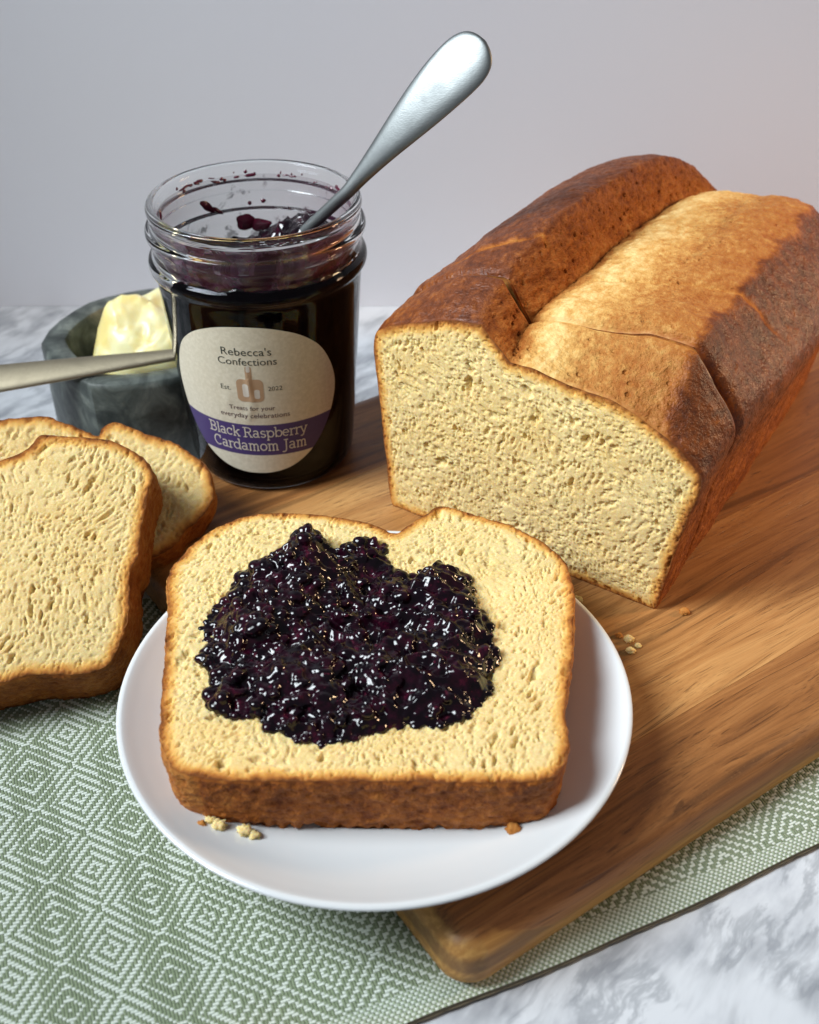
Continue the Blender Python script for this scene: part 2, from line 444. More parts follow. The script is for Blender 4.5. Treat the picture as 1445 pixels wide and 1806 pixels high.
# ------------------------------------------------------------------ setting
structure(obj('countertop', [(-80, -30, 0), (90, -30, 0), (90, 51.6, 0), (-80, 51.6, 0), (-80, -30, -3), (90, -30, -3), (90, 51.6, -3), (-80, 51.6, -3)],
    [(0, 1, 2, 3), (7, 6, 5, 4), (0, 4, 5, 1), (1, 5, 6, 2), (2, 6, 7, 3), (3, 7, 4, 0)], M['marble'], smooth=False))
structure(obj('wall', [(-80, 51.62, -3), (90, 51.62, -3), (90, 51.62, 90), (-80, 51.62, 90), (-80, 53, -3), (90, 53, -3), (90, 53, 90), (-80, 53, 90)],
    [(0, 1, 2, 3), (7, 6, 5, 4), (0, 4, 5, 1), (1, 5, 6, 2), (2, 6, 7, 3), (3, 7, 4, 0)], M['wall'], smooth=False))

# ------------------------------------------------------------------ placemat (woven cloth)
def placemat():
    t = thing('woven_placemat', 'sage green and white woven placemat with diamond pattern lying under the board and plate', 'placemat')
    yu, yv = .0802, .0845; E0 = np.array([-.10, 14.49]); a = R(21.5)
    u = np.array([math.cos(a), math.sin(a)]); v = np.array([-u[1], u[0]])
    us = np.linspace(-16, 30, 185); vs = np.linspace(0, 17.2, 90)
    def pos(U, V):
        bend = .0045 * np.clip(U, 0, 14) ** 2 * np.exp(-V / 6.0) + .02 * np.sin(U * 1.3) * np.exp(-V)
        return E0 + U[..., None] * u + (V + bend)[..., None] * v
    UU, VV = np.meshgrid(us, vs)
    P = pos(UU, VV)
    edge_drop = np.exp(-(VV / .28) ** 2) * .10
    Z = .30 - edge_drop + .018 * np.sin(UU * .9 + VV * .5) + .012 * np.sin(UU * 2.3 - VV * 1.7)
    top = np.concatenate([P, Z[..., None]], -1).reshape(-1, 3)
    # lattice phase: a white centre sits at world (-9.91, 19.42)
    c0 = np.array([-9.91, 19.42]) - E0; cu, cv = c0 @ u / yu, c0 @ v / yv
    pu, pv = round(cu / 30) * 30 - cu, round(cv / 30) * 30 - cv
    uv = np.stack([(UU / yu + pu + 300).ravel(), (VV / yv + pv).ravel()], -1)
    obj('woven_top', top, grid_faces(*UU.shape), M['cloth'], t, uv=uv)
    bot = top[:185].copy(); low = top[:185].copy(); low[:, 2] = .02; mid = top[:185].copy(); mid[:, :2] -= v * .03; mid[:, 2] = .10
    obj('folded_hem', np.vstack([top[:185], mid, low]), grid_faces(3, 185, flip=True), M['cord'], t)
    # dark binding cord along the hem; its colour also carries the edge's shadow line
    pts = pos(us, np.zeros_like(us) - .02); ring = []
    for i, p in enumerate(pts):
        for k in range(8):
            b = 2 * math.pi * k / 8; rr = .032 + .010 * math.sin(i * 2.1)
            ring.append((p[0] + v[0] * rr * math.cos(b), p[1] + v[1] * rr * math.cos(b), .085 + rr * math.sin(b)))
    obj('hem_cord_and_shadow', ring, grid_faces(len(pts), 8, True, True), M['cord'], t)
placemat()

# ------------------------------------------------------------------ cutting board of glued planks
BO = np.array([1.22, 14.98]); BA = R(34.8)
def board():
    t = thing('cutting_board', 'brown acacia cutting board with rounded corners carrying the jar and the loaf', 'cutting board', (BO[0], BO[1], 0), (0, 0, BA))
    L, W, z0, z1 = 40.0, 22.6, .34, 1.80
    prof = [(.30, z0), (.10, z0 + .06), (0, z0 + .22), (0, z0 + .55), (.03, z0 + .85), (.12, z1 - .30), (.28, z1 - .12), (.46, z1 - .035), (.66, z1)]
    rc = .85
    def ext(y, d):                      # left end of the inset rounded rectangle at row y (corner radius shrinks with inset)
        r = max(rc - d, .25)
        y0, y1 = d, W - d
        def off(yy):
            k = 0
            if yy < y0 + r: k = y0 + r - yy
            if yy > y1 - r: k = yy - (y1 - r)
            k = min(k, r); return r - math.sqrt(max(r * r - k * k, 0))
        return d + off(y), L - d - off(y)
    cuts = [0, 2.72, 8.45, 13.4, 17.9, W]
    tones = [W1, W2, W3, W2, W1]
    for i in range(5):
        a, b = cuts[i], cuts[i + 1]
        ga = .006 if i else 0; gb = .006 if i < 4 else 0
        base = np.linspace(a + ga, b - gb, 30)
        if i == 0: base = np.unique(np.concatenate([np.array([0, .01, .03, .06, .1, .16, .24, .34, .46, .6, .8, 1.0, 1.25, 1.5, 1.8]), base[base > .9]]))
        if i == 4: base = np.unique(np.concatenate([W - np.array([0, .01, .03, .06, .1, .16, .24, .34, .46, .6, .8, 1.0, 1.25, 1.5, 1.8]), base[base < W - .9]]))
        nr, nk = len(base), len(prof)
        V = []
        for y in base:
            for k, (d, z) in enumerate(prof):
                yc = min(max(y, d), W - d); xl, xr = ext(yc, d); V.append((xl, yc, z))
            for k, (d, z) in enumerate(reversed(prof)):
                yc = min(max(y, d), W - d); xl, xr = ext(yc, d); V.append((xr, yc, z))
        V = np.array(V); nc = 2 * nk
        F = grid_faces(nr, nc, True, True).tolist()
        F += [tuple(range(nc))[::-1], tuple((nr - 1) * nc + q for q in range(nc))]
        if i == 0:      # long front edge
            for k in range(nk - 1): F.append((k, k + 1, nc - 2 - k, nc - 1 - k))
            F.remove(tuple(range(nc))[::-1])
        if i == 4:
            o = (nr - 1) * nc
            for k in range(nk - 1): F.append((o + k + 1, o + k, o + nc - 1 - k, o + nc - 2 - k))
            F.remove(tuple((nr - 1) * nc + q for q in range(nc)))
        ob = obj('plank', V, F, mat_wood(tones[i], i + 1, i == 0), t, smooth=False)
        ob.data.polygons.foreach_set('use_smooth', np.ones(len(ob.data.polygons), dtype=bool))
        ob.data.set_sharp_from_angle(angle=R(35))
board()

# ------------------------------------------------------------------ bread
def slice_bread(t, loop, T, tone, sp=.05, back_sp=.25, glaze=None, torn=0.0, jag=.03, seed=0, flare=0.0):
    """a slice: face at z=T, back at z=0; crumb faces plus one crust band"""
    n = int(np.linalg.norm(np.diff(np.vstack([loop, loop[:1]]), axis=0), axis=1).sum() / (sp * 1.5))
    lp = resample(loop, n, True)
    nz = fbm(np.c_[lp, np.zeros(n)], 1.6, seed) * jag * .8 + fbm(np.c_[lp, np.zeros(n)], 5.0, seed + 9) * jag
    tan = np.roll(lp, -1, 0) - np.roll(lp, 1, 0); nor = np.c_[tan[:, 1], -tan[:, 0]]; nor /= np.linalg.norm(nor, axis=1)[:, None] + 1e-9
    lp0 = lp.copy(); lp = lp + nor * nz[:, None]
    P, F, D = fill(lp, sp)
    obj('crumb', np.c_[P, np.full(len(P), T)], F, M['crumb'], t, attrs=dict(edge=D))
    lb = lp[::4]; lb = lp0[::4] + nor[::4] * flare; Pb, Fb, Db = fill(lb, back_sp)
    obj('crumb', np.c_[Pb, np.zeros(len(Pb))], Fb[:, ::-1], M['crumb'], t, attrs=dict(edge=Db))
    nr = max(int(T / (sp * 1.5)), 6); zz = np.linspace(0, 1, nr)
    V = []; E = []; TT = []; G = []; TO = []
    tv = np.array([tone(a, b) for a, b in lp]); gv = np.array([glaze(a, b) if glaze else .3 for a, b in lp])
    for r in zz:
        z = r * T
        V.append(np.c_[lp0 + nor * nz[:, None] * math.exp(-(1 - r) * T / .22) + nor * (.03 * math.sin(math.pi * r) + flare * (1 - r)), np.full(n, z)]); E.append(np.full(n, (1 - r) * T)); TT.append(tv); G.append(gv); TO.append(np.full(n, torn))
    V = np.vstack(V); E = np.concatenate(E); k = np.clip(E / .25, 0, 1)
    d = (fbm(V, .8, seed + 3) * .05 + fbm(V * np.array([1, 1, 1.6]), 2.4, seed + 4) * .05 + fbm(V, 7.0, seed + 5) * .025) * k
    low = np.clip((.5 - V[:, 2]) / .5, 0, 1)        # ragged, slightly torn lower edge
    d -= low * np.abs(fbm(V, 3.0, seed + 6)) * .26
    V[:, :2] += np.tile(nor, (nr, 1)) * d[:, None]
    V[:, 2] += low * np.clip(fbm(V * np.array([1, 1, .2]), 2.2, seed + 7), 0, 1) * .30
    obj('crust', V, grid_faces(nr, n, True), M['crust'], t,
        attrs=dict(edge=E, tone=np.concatenate(TT), glaze=np.concatenate(G), torn=np.concatenate(TO)))

def ccw(P):
    P = np.array(P, float); a = (P[:, 0] * np.roll(P[:, 1], -1) - np.roll(P[:, 0], -1) * P[:, 1]).sum()
    return P if a > 0 else P[::-1]

# slice on the plate
PL = (-.93, 22.36)
S0 = (-.80, 23.0, 2.36)
t = thing('bread_slice', 'slice of brioche lying flat on the white plate under a heap of dark jam', 'bread slice', S0, group='bread slices')
o1 = [(-4.79, -4.48), (-3.64, -4.76), (-1.0, -4.76), (1.66, -4.81), (3.42, -4.81), (4.33, -4.59), (4.73, -3.66), (4.78, -2.42), (5.19, -.41), (5.48, 1.85), (5.44, 3.24), (4.99, 4.2), (3.95, 5.2), (2.84, 5.75), (1.81, 6.23), (1.21, 5.67), (.65, 5.09), (.31, 4.84), (-.38, 5.32), (-1.54, 5.67), (-2.93, 5.87), (-4.3, 5.69), (-5.34, 4.92), (-5.95, 3.85), (-6.25, 2.82), (-6.0, 1.37), (-5.79, -.41), (-5.58, -2.17), (-5.4, -3.42), (-5.12, -4.13)]
slice_bread(t, catmull(ccw(o1), 10, True), 2.04, lambda x, y: .34 if y < -4.2 and x > -4.3 else (.50 if y < 0 else .56), sp=.038, jag=.045, torn=.3, seed=1, flare=-.20)

# two slices shingled on the left
p0 = Vector((-9.01, 25.06, .45)); az, ep = R(13.6), R(30)
fu = Vector((math.cos(az), math.sin(az), 0)); fb = Vector((-math.sin(az), math.cos(az), 0))
fv = fb * math.cos(ep) + Vector((0, 0, math.sin(ep))); fn = fu.cross(fv)
t = thing('bread_slice', 'front brioche slice leaning at the left edge, resting on the green cloth', 'bread slice', mat=frame(p0 - fn * .22, fu, fv, fn), group='bread slices')
o2 = [(-7.5, .9), (-7.0, .3), (-5.2, .22), (-3.03, .24), (-2.15, .3), (-1.45, .2), (-.77, .09), (-.11, .19), (.21, .46), (.51, .99), (.76, 1.66), (.88, 2.37), (.97, 3.01), (1.26, 3.53), (1.46, 4.37), (1.63, 4.92), (1.81, 5.61), (1.99, 6.06), (1.92, 6.51), (1.65, 6.91), (1.15, 7.35), (.65, 7.61), (-.13, 7.82), (-.77, 7.94), (-1.23, 8.05), (-1.45, 7.86), (-1.73, 7.6), (-2.17, 7.42), (-2.9, 7.2), (-3.8, 7.0), (-4.4, 7.3), (-6.0, 7.6), (-7.6, 7.2), (-8.5, 6.2), (-8.6, 5.0), (-8.1, 2.6)]
slice_bread(t, catmull(ccw(o2), 8, True), 2.22, lambda x, y: .36 if y < .8 else .46, sp=.04, jag=.032, torn=.3, seed=5, flare=.16)
t = thing('bread_slice', 'rear brioche slice tucked behind the left front slice, beside the jam jar', 'bread slice', mat=frame(p0 - fn * 1.42, fu, fv, fn), group='bread slices')
o3 = [(-9.0, 4.6), (-6.0, 4.4), (-3.0, 4.3), (0, 4.2), (1.6, 4.2), (2.29, 4.45), (2.8, 5.0), (3.4, 5.4), (3.8, 5.98), (3.86, 6.41), (3.82, 6.93), (3.66, 7.29), (3.27, 7.74), (2.76, 8.2), (2.21, 8.54), (1.68, 8.82), (1.14, 9.18), (.8, 9.27), (.5, 9.08), (.33, 8.82), (-.02, 9.06), (-.44, 9.34), (-.93, 9.61), (-1.14, 9.77), (-1.91, 9.88), (-2.75, 9.89), (-5.0, 9.7), (-7.5, 9.3), (-9.2, 8.2), (-9.4, 6.4)]
slice_bread(t, catmull(ccw(o3), 8, True), 1.40, lambda x, y: .50 if y > 6 else .42, sp=.06, jag=.045, torn=.3, seed=8)

# the loaf: cross-section outlines (w, h) at stations s along it
ST = [0, 2.0, 5.0, 9.0, 12.5, 15.0, 16.8, 18.0, 18.6]
PR = [
 [(.25, 0), (0, .25), (-.30, 3.2), (-.58, 6.2), (-.10, 6.95), (1.13, 7.5), (2.5, 7.95), (3.3, 8.07), (3.85, 7.6), (4.4, 7.1), (5.3, 7.12), (6.7, 7.0), (8.04, 6.82), (9.55, 6.28), (10.4, 5.7), (10.77, 5.1), (10.5, 3.3), (10.1, .3), (9.85, 0)],
 [(.25, 0), (0, .25), (-.35, 3.4), (-.55, 6.6), (0, 7.5), (1.15, 8.25), (2.4, 8.68), (3.05, 8.78), (3.6, 8.1), (4.25, 7.55), (5.2, 7.78), (6.77, 8.04), (8.06, 8.2), (9.3, 7.98), (10.05, 7.40), (10.9, 6.0), (10.5, 3.7), (10.08, .3), (9.85, 0)],
 [(.25, 0), (0, .25), (-.35, 3.4), (-.6, 6.6), (0, 7.62), (1.2, 8.7), (2.5, 9.4), (3.3, 9.62), (3.95, 8.7), (4.6, 7.95), (5.5, 8.15), (6.9, 8.3), (8.0, 8.3), (9.2, 7.96), (10.3, 7.2), (11.2, 5.9), (10.7, 3.7), (10.1, .3), (9.85, 0)],
 [(.25, 0), (0, .25), (-.35, 3.4), (-.6, 6.6), (0, 7.6), (1.2, 8.68), (2.5, 9.35), (3.35, 9.5), (4.0, 8.7), (4.6, 7.92), (5.5, 8.2), (6.9, 8.45), (8.0, 8.5), (9.2, 8.12), (10.5, 7.3), (11.4, 5.9), (10.8, 3.7), (10.1, .3), (9.85, 0)],
 [(.25, 0), (0, .25), (-.35, 3.4), (-.55, 6.5), (0, 7.4), (1.2, 8.42), (2.5, 9.0), (3.5, 9.2), (4.15, 8.5), (4.75, 7.75), (5.6, 8.1), (6.9, 8.35), (8.0, 8.38), (9.1, 8.05), (10.5, 7.1), (11.3, 5.8), (10.7, 3.6), (10.1, .3), (9.85, 0)],
 [(.25, 0), (0, .25), (-.3, 3.2), (-.4, 6.2), (.2, 7.0), (1.3, 7.9), (2.6, 8.4), (3.7, 8.5), (4.4, 7.9), (4.9, 7.3), (5.7, 7.6), (6.9, 7.8), (7.9, 7.85), (8.9, 7.6), (10.2, 6.7), (11.0, 5.5), (10.6, 3.4), (10.0, .3), (9.8, 0)],
 [(.35, 0), (.1, .25), (-.1, 3.0), (0, 5.5), (.6, 6.3), (1.6, 7.0), (2.9, 7.4), (4.0, 7.4), (4.7, 6.9), (5.2, 6.5), (5.8, 6.7), (6.8, 6.8), (7.8, 6.8), (8.7, 6.5), (9.8, 5.8), (10.5, 4.9), (10.3, 3.0), (9.9, .3), (9.7, 0)],
 [(.5, 0), (.3, .25), (.3, 2.6), (.6, 4.6), (1.2, 5.2), (2.2, 5.7), (3.3, 6.0), (4.1, 6.0), (4.8, 5.7), (5.2, 5.5), (5.8, 5.6), (6.7, 5.6), (7.6, 5.6), (8.4, 5.3), (9.2, 4.8), (9.8, 4.2), (9.8, 2.6), (9.6, .3), (9.4, 0)],
 [(.9, 0), (.8, .25), (.9, 2.2), (1.4, 3.8), (2.0, 4.3), (2.8, 4.6), (3.5, 4.8), (4.2, 4.8), (4.8, 4.6), (5.2, 4.5), (5.7, 4.5), (6.5, 4.5), (7.2, 4.5), (7.8, 4.3), (8.5, 3.9), (9.0, 3.4), (9.1, 2.2), (9.0, .3), (8.9, 0)]]
TONE = [.30, .32, .38, .32, .25, .19, .17, .16, .36, .48, .88, .64, .56, .50, .10, .15, .26, .27, .28]
GLAZE = [.2, .2, .3, .6, .9, 1, 1, .6, .15, .1, .1, .35, .45, .7, 1, 1, .5, .3, .2]
TORN = [0, 0, 0, 0, 0, 0, 0, .6, 1, .8, .1, .5, .5, .2, 0, 0, 0, 0, 0]
NP = 19
def prof_at(s):
    """dense profile at s with interpolated attributes, plus a flat bottom"""
    C = np.array(PR); k = np.searchsorted(ST, s) - 1; k = min(max(k, 0), len(ST) - 2)
    u = (s - ST[k]) / (ST[k + 1] - ST[k])
    def tang(i):
        if i == 0: return (C[1] - C[0]) / (ST[1] - ST[0])
        if i == len(ST) - 1: return (C[-1] - C[-2]) / (ST[-1] - ST[-2])
        return (C[i + 1] - C[i - 1]) / (ST[i + 1] - ST[i - 1])
    dt = ST[k + 1] - ST[k]; h00 = 2 * u ** 3 - 3 * u ** 2 + 1; h10 = u ** 3 - 2 * u ** 2 + u; h01 = -2 * u ** 3 + 3 * u ** 2; h11 = u ** 3 - u ** 2
    P = h00 * C[k] + h10 * dt * tang(k) + h01 * C[k + 1] + h11 * dt * tang(k + 1)
    f = min(s / 2.0, 1) * min(1, max(0, (18 - s) / 4))     # torn side of the split: steep, undercut at its foot
    P[9] += np.array([-.28, -.14]) * f; P[8] = P[8] * (1 - f) + (P[7] * .45 + P[9] * .55 + np.array([.02, 0])) * f; P[10, 0] -= .25 * f
    P[13] += np.array([.10, .14]) * f; P[14] += np.array([-.04, -.06]) * f; P[11] += np.array([0, -.12]) * f
    A = np.c_[P, TONE, GLAZE, TORN]
    # sharp creases at ridge tip (7), notch (9), right ridge (13): split the spline there
    parts = [A[0:8].copy(), A[7:10].copy(), A[9:14].copy(), A[13:19].copy()]
    parts[1][0, 2] = .30; parts[3][0, 2] = .14; parts[3][0, 3] = .9
    cnt = [150, 36, 90, 120]; out = []
    for q, c in zip(parts, cnt): out.append(resample_idx(catmull(q, 14), c)[:-1])
    out.append(A[18:19])
    bot = np.array([A[18] + (A[0] - A[18]) * f for f in np.linspace(0, 1, 30)[1:-1]])
    return np.vstack(out + [bot])
def resample_idx(P, n):
    s = np.concatenate([[0], np.cumsum(np.linalg.norm(np.diff(P[:, :2], axis=0), axis=1))])
    t = np.linspace(0, s[-1], n); return np.stack([np.interp(t, s, P[:, k]) for k in range(P.shape[1])], -1)

LM = Matrix.Rotation(R(-31.76), 4, 'Z'); LM.translation = Vector((-.65, 32.81, 1.805)) * CM
def loaf_skin(s0, s1, ds, sfun=None):
    ss = np.arange(s0, s1 + ds * .5, ds); ss[-1] = s1; V = []; A = []; E = []
    for s in ss:
        q = prof_at(s); n = len(q)
        x = np.c_[q[:, 0], np.full(n, s), q[:, 1]]
        sh = np.array([mnoise.noise(Vector((s * .9, i * .03, 3.3))) * 6 + mnoise.noise(Vector((s * 2.6, i * .09, 8.1))) * 3 for i in range(n)])
        idx = np.clip(np.arange(n) + np.round(sh * np.clip(x[:, 2] / 5, 0, 1)).astype(int), 0, n - 1)     # baked bands wander, no ruler edges
        V.append(x); A.append(np.mean([q[np.clip(idx + k, 0, n - 1), 2:] for k in range(-3, 4)], axis=0)); E.append(np.full(n, min(s - s0, s1 - s) if s1 < 3 else s - s0))
    V = np.vstack(V); A = np.vstack(A); E = np.concatenate(E)
    return V, A, E, len(ss), n
def seam(V, A, s_l, s_r, wd, dep):
    """score line across the top: a shallow groove of paler crust"""
    w_, s_, h_ = V[:, 0], V[:, 1], V[:, 2]
    line = s_l + (s_r - s_l) * (w_ - 3.3) / 5.9
    top = np.clip((h_ - 6.6) / .6, 0, 1) * (1 - .85 * np.exp(-((w_ - 4.0) / .55) ** 4))
    wig = np.array([mnoise.noise(Vector((a * 1.7, s_l, 0))) for a in w_]) * .12
    g = np.exp(-((s_ - line - wig) / wd) ** 2) * top
    V[:, 2] -= g * dep; A[:, 0] += g * np.clip(.68 - A[:, 0], 0, 1) * (.55 + .45 * np.array([mnoise.noise(Vector((a * 2.3, 1.7, 9.0))) for a in w_])); A[:, 1] *= 1 - g
def rough(V, amp, sc, seed):
    V = V.copy(); V[:, 2] += fbm(V, sc, seed) * amp * np.clip(V[:, 2] / 2, 0, 1); V[:, 0] += fbm(V, sc, seed + 31) * amp * .7
    return V
def loaf():
    t = thing('bread_loaf', 'big brown brioche loaf with a split top on the wooden board', 'bread loaf', mat=LM)
    s0 = 2.06
    V, A, E, nr, n = loaf_skin(s0, 18.6, .075)
    seam(V, A, 3.95, 5.75, .12, .06)
    V = rough(V, .09, .55, 2.0); V = rough(V, .035, 1.9, 7.0)
    dv = V[:, [0, 2]] - np.array([5.2, 3.6]); dv /= np.linalg.norm(dv, axis=1)[:, None]      # the cut lip is drawn in so the seam behind the slice shades dark
    V[:, [0, 2]] -= dv * (.20 * np.exp(-((V[:, 1] - s0) / .11) ** 2) * np.clip(V[:, 2] / .8, 0, 1))[:, None]
    F = grid_faces(nr, n, True).tolist()
    cap = V[-n:].mean(0) + np.array([0, .25, 0]); V = np.vstack([V, cap]); k = len(V) - 1; o = (nr - 1) * n
    F += [(o + i, o + (i + 1) % n, k) for i in range(n)]
    A = np.vstack([A, [.35, .3, 0]]); E = np.append(E, 5)
    obj('crust', V, F, M['crust'], t, attrs=dict(edge=E, tone=A[:, 0], glaze=A[:, 1], torn=A[:, 2]))
    lp = ccw(np.c_[V[:n, 0], V[:n, 2]])[::2]
    P, Fc, D = fill(lp, .14)
    obj('crumb', np.c_[P[:, 0], np.full(len(P), s0), P[:, 1]], Fc, M['crumb'], t, attrs=dict(edge=D))
    # the first slice, cut through but still standing against the loaf
    tm = LM @ Matrix.Rotation(R(-1.7), 4, 'Z')
    t2 = thing('bread_slice', 'thick end slice cut through but still standing against the big loaf', 'bread slice', mat=tm, group='bread slices')
    V, A, E, nr, n = loaf_skin(0, 1.93, .0766)
    V[:, 1] -= .22 * np.exp(-((V[:, 0] - 3.3) / .8) ** 2) * np.clip((V[:, 2] - 7.0) / 1.5, 0, 1) * np.clip(V[:, 1] / 1.93, 0, 1)
    V = rough(V, .09, .55, 2.0); V = rough(V, .04, 1.9, 7.0)
    obj('crust', V, grid_faces(nr, n, True), M['crust'], t2, attrs=dict(edge=E, tone=A[:, 0], glaze=A[:, 1], torn=A[:, 2]))
    lp = ccw(np.c_[V[:n, 0], V[:n, 2]])
    P, Fc, D = fill(resample(lp, 700, True), .038)
    M2 = M['crumb_upright']
    obj('crumb', np.c_[P[:, 0], -.02 * np.clip(D, 0, 1), P[:, 1]], Fc, M2, t2, attrs=dict(edge=D))
    lp = ccw(np.c_[V[-n:, 0], V[-n:, 2]])[::2]
    P, Fc, D = fill(lp, .3)
    obj('crumb', np.c_[P[:, 0], np.full(len(P), 1.93), P[:, 1]], Fc[:, ::-1], M2, t2, attrs=dict(edge=D))
def upright_crumb():
    m = M['crumb'].copy(); m.name = 'bread_crumb_upright'
    nt = m.node_tree
    # the upright face lies in the loaf's x-z plane: turn the texture so it runs across that plane
    tc = next(x for x in nt.nodes if x.type == 'TEX_COORD'); lk = [l for l in nt.links if l.from_node == tc]
    vr = nt.nodes.new('ShaderNodeVectorRotate'); vr.rotation_type = 'X_AXIS'; vr.inputs['Angle'].default_value = math.pi / 2
    for l in lk: nt.links.new(vr.outputs[0], l.to_socket)
    nt.links.new(tc.outputs['Object'], vr.inputs['Vector'])
    M['crumb_upright'] = m
upright_crumb()
loaf()

# ------------------------------------------------------------------ plate
def plate():
    pr = [(.001, 2.02), (2.0, 2.02), (3.4, 1.99), (3.5, 1.825), (3.85, 1.81), (4.0, 1.86), (4.4, 2.10), (5.4, 2.42), (6.3, 2.82), (6.85, 3.12), (7.00, 3.24), (7.06, 3.30), (7.05, 3.37), (6.96, 3.40),
          (6.85, 3.36), (6.5, 3.14), (6.0, 2.86), (5.4, 2.60), (4.7, 2.42), (3.8, 2.33), (2.5, 2.31), (.001, 2.31)]
    p = catmull(pr, 5)
    v, f = lathe(p, 128); v[:, :2] *= .985; v[:, :2] += np.array(PL)
    tag(obj('plate', v - np.array([PL[0], PL[1], 0]), f, M['plate'], None), 'small round white porcelain plate with a slice of bread on it', 'plate').location = (PL[0] * CM, PL[1] * CM, 0)
plate()

# ------------------------------------------------------------------ jam on the slice
def jam_heap():
    out = [(-2.14, 4.6), (-1.7, 4.05), (-1.41, 3.8), (-.89, 4.2), (-.57, 4.5), (-.05, 4.2), (.06, 3.57), (.5, 2.9), (.77, 2.4), (1.2, 3.0), (2.0, 3.1), (2.46, 2.39), (2.58, 1.59), (2.89, .66), (3.14, -.22), (3.15, -.6), (2.86, -1.24), (2.82, -2.04), (2.27, -2.68), (1.51, -3.06), (.4, -3.0), (-.33, -3.3), (-1.14, -3.67), (-1.51, -3.6), (-2.15, -3.5), (-2.96, -2.81), (-4.0, -2.68), (-4.29, -2.3), (-4.25, -1.51), (-4.74, -.83), (-4.59, -.12), (-4.83, .22), (-4.8, 1.04), (-4.15, 2.07), (-4.11, 2.56), (-3.56, 3.3), (-2.94, 3.7), (-2.78, 4.3)]
    lp = resample(catmull(ccw(out), 8, True), 360, True)
    zb = S0[2] + 2.0
    P, F, D = fill(lp, .06)
    def hill(x, y, cx, cy, sx, sy, a): return a * 1.35 * np.exp(-((x - cx) / sx) ** 2 - ((y - cy) / sy) ** 2)
    def height(x, y, d):
        h = .30 + hill(x, y, -2.3, 2.9, 1.3, 1.5, .55) + hill(x, y, 1.6, 1.6, 1.0, 1.1, .45) + hill(x, y, .9, -1.6, 1.6, 1.1, .42) + hill(x, y, -3.3, .2, 1.0, 1.2, .30) + hill(x, y, -2.0, -1.6, 1.2, 1.0, .25) + hill(x, y, 2.2, -.6, .7, 1.0, .25)
        h -= hill(x, y, -.6, -1.9, .55, .75, .30) + hill(x, y, -.1, 2.3, .8, .5, .12) + hill(x, y, -3.2, -1.0, .5, .5, .2)
        return np.clip(h, .16, 2) * (1 - np.exp(-(d + .03) / .22)) + .05
    x3 = np.c_[P, np.zeros(len(P))]
    Hh = height(P[:, 0], P[:, 1], D) + fbm(x3, 1.3, 3) * .14 * np.clip(D / .3, 0, 1) + ((.30 - np.abs(fbm(x3 * np.array([.8, 1.25, 1]), 1.25, 6))) * .55 + np.abs(fbm(x3, 2.9, 16)) * .22 + fbm(x3, 6.0, 8) * .08 - .12) * np.clip(D / .2, 0, 1)
    n = len(P)
    V = np.vstack([np.c_[P, Hh], np.c_[P, np.full(n, -.07)]]).tolist()
    edges = {}
    for a, b, c in F:
        for e in ((a, b), (b, c), (c, a)): edges[e] = edges.get((e), 0) + 1
    bd = [e for e in edges if (e[1], e[0]) not in edges]
    Fs = [tuple(f) for f in F] + [(a + n, c + n, b + n) for a, b, c in F] + [(b, a, a + n, b + n) for a, b in bd]
    # berries: drupelets in loose clusters all over the heap
    bm = bmesh.new(); bmesh.ops.create_icosphere(bm, subdivisions=2, radius=1.0)
    sv = np.array([v.co[:] for v in bm.verts]); bm.verts.index_update(); sf = np.array([[v.index for v in f.verts] for f in bm.faces]); bm.free()
    V = np.array(V); extra_v = [V]; extra_f = list(Fs); off = len(V)
    from mathutils.kdtree import KDTree
    kd = KDTree(n)
    for i, p in enumerate(P): kd.insert((p[0], p[1], 0), i)
    kd.balance()
    cl = []
    for _ in range(330):
        i = rng.integers(n); c = P[i]; k = rng.integers(3, 10); rr = rng.uniform(.10, .30)
        if mnoise.noise(Vector((c[0] * .8, c[1] * .8, 5.5))) < .02 and D[i] > .35: continue
        for _ in range(k): cl.append((c[0] + rng.normal() * rr * .7, c[1] + rng.normal() * rr * .7, rng.uniform(.06, .13) * rng.choice([1, 1.2, 1.7])))
    for q in lp[::3]: cl.append((q[0] + rng.normal() * .05, q[1] + rng.normal() * .05, rng.uniform(.07, .15)))
    for (x, y, r) in cl:
        co, i, dd = kd.find((x, y, 0))
        if dd > .12: continue
        z = Hh[i] + r * rng.uniform(-.6, .30); z = max(z, r * .5)
        sc = np.array([rng.uniform(.85, 1.25), rng.uniform(.85, 1.25), rng.uniform(.65, 1.0)]) * r
        extra_v.append(sv * sc + np.array([x, y, z])); extra_f += [tuple(f + off) for f in sf]; off += len(sv)
    o = obj('jam_heap', np.vstack(extra_v), extra_f, M['jam'])
    o.location = (S0[0] * CM, S0[1] * CM, zb * CM)
    r = o.modifiers.new('blend', 'REMESH'); r.mode = 'VOXEL'; r.voxel_size = .00034; r.use_smooth_shade = True
    s = o.modifiers.new('soften', 'SMOOTH'); s.iterations = 6; s.factor = .5
    tag(o, 'glossy heap of dark purple raspberry jam spread on the bread slice', 'jam')
jam_heap()

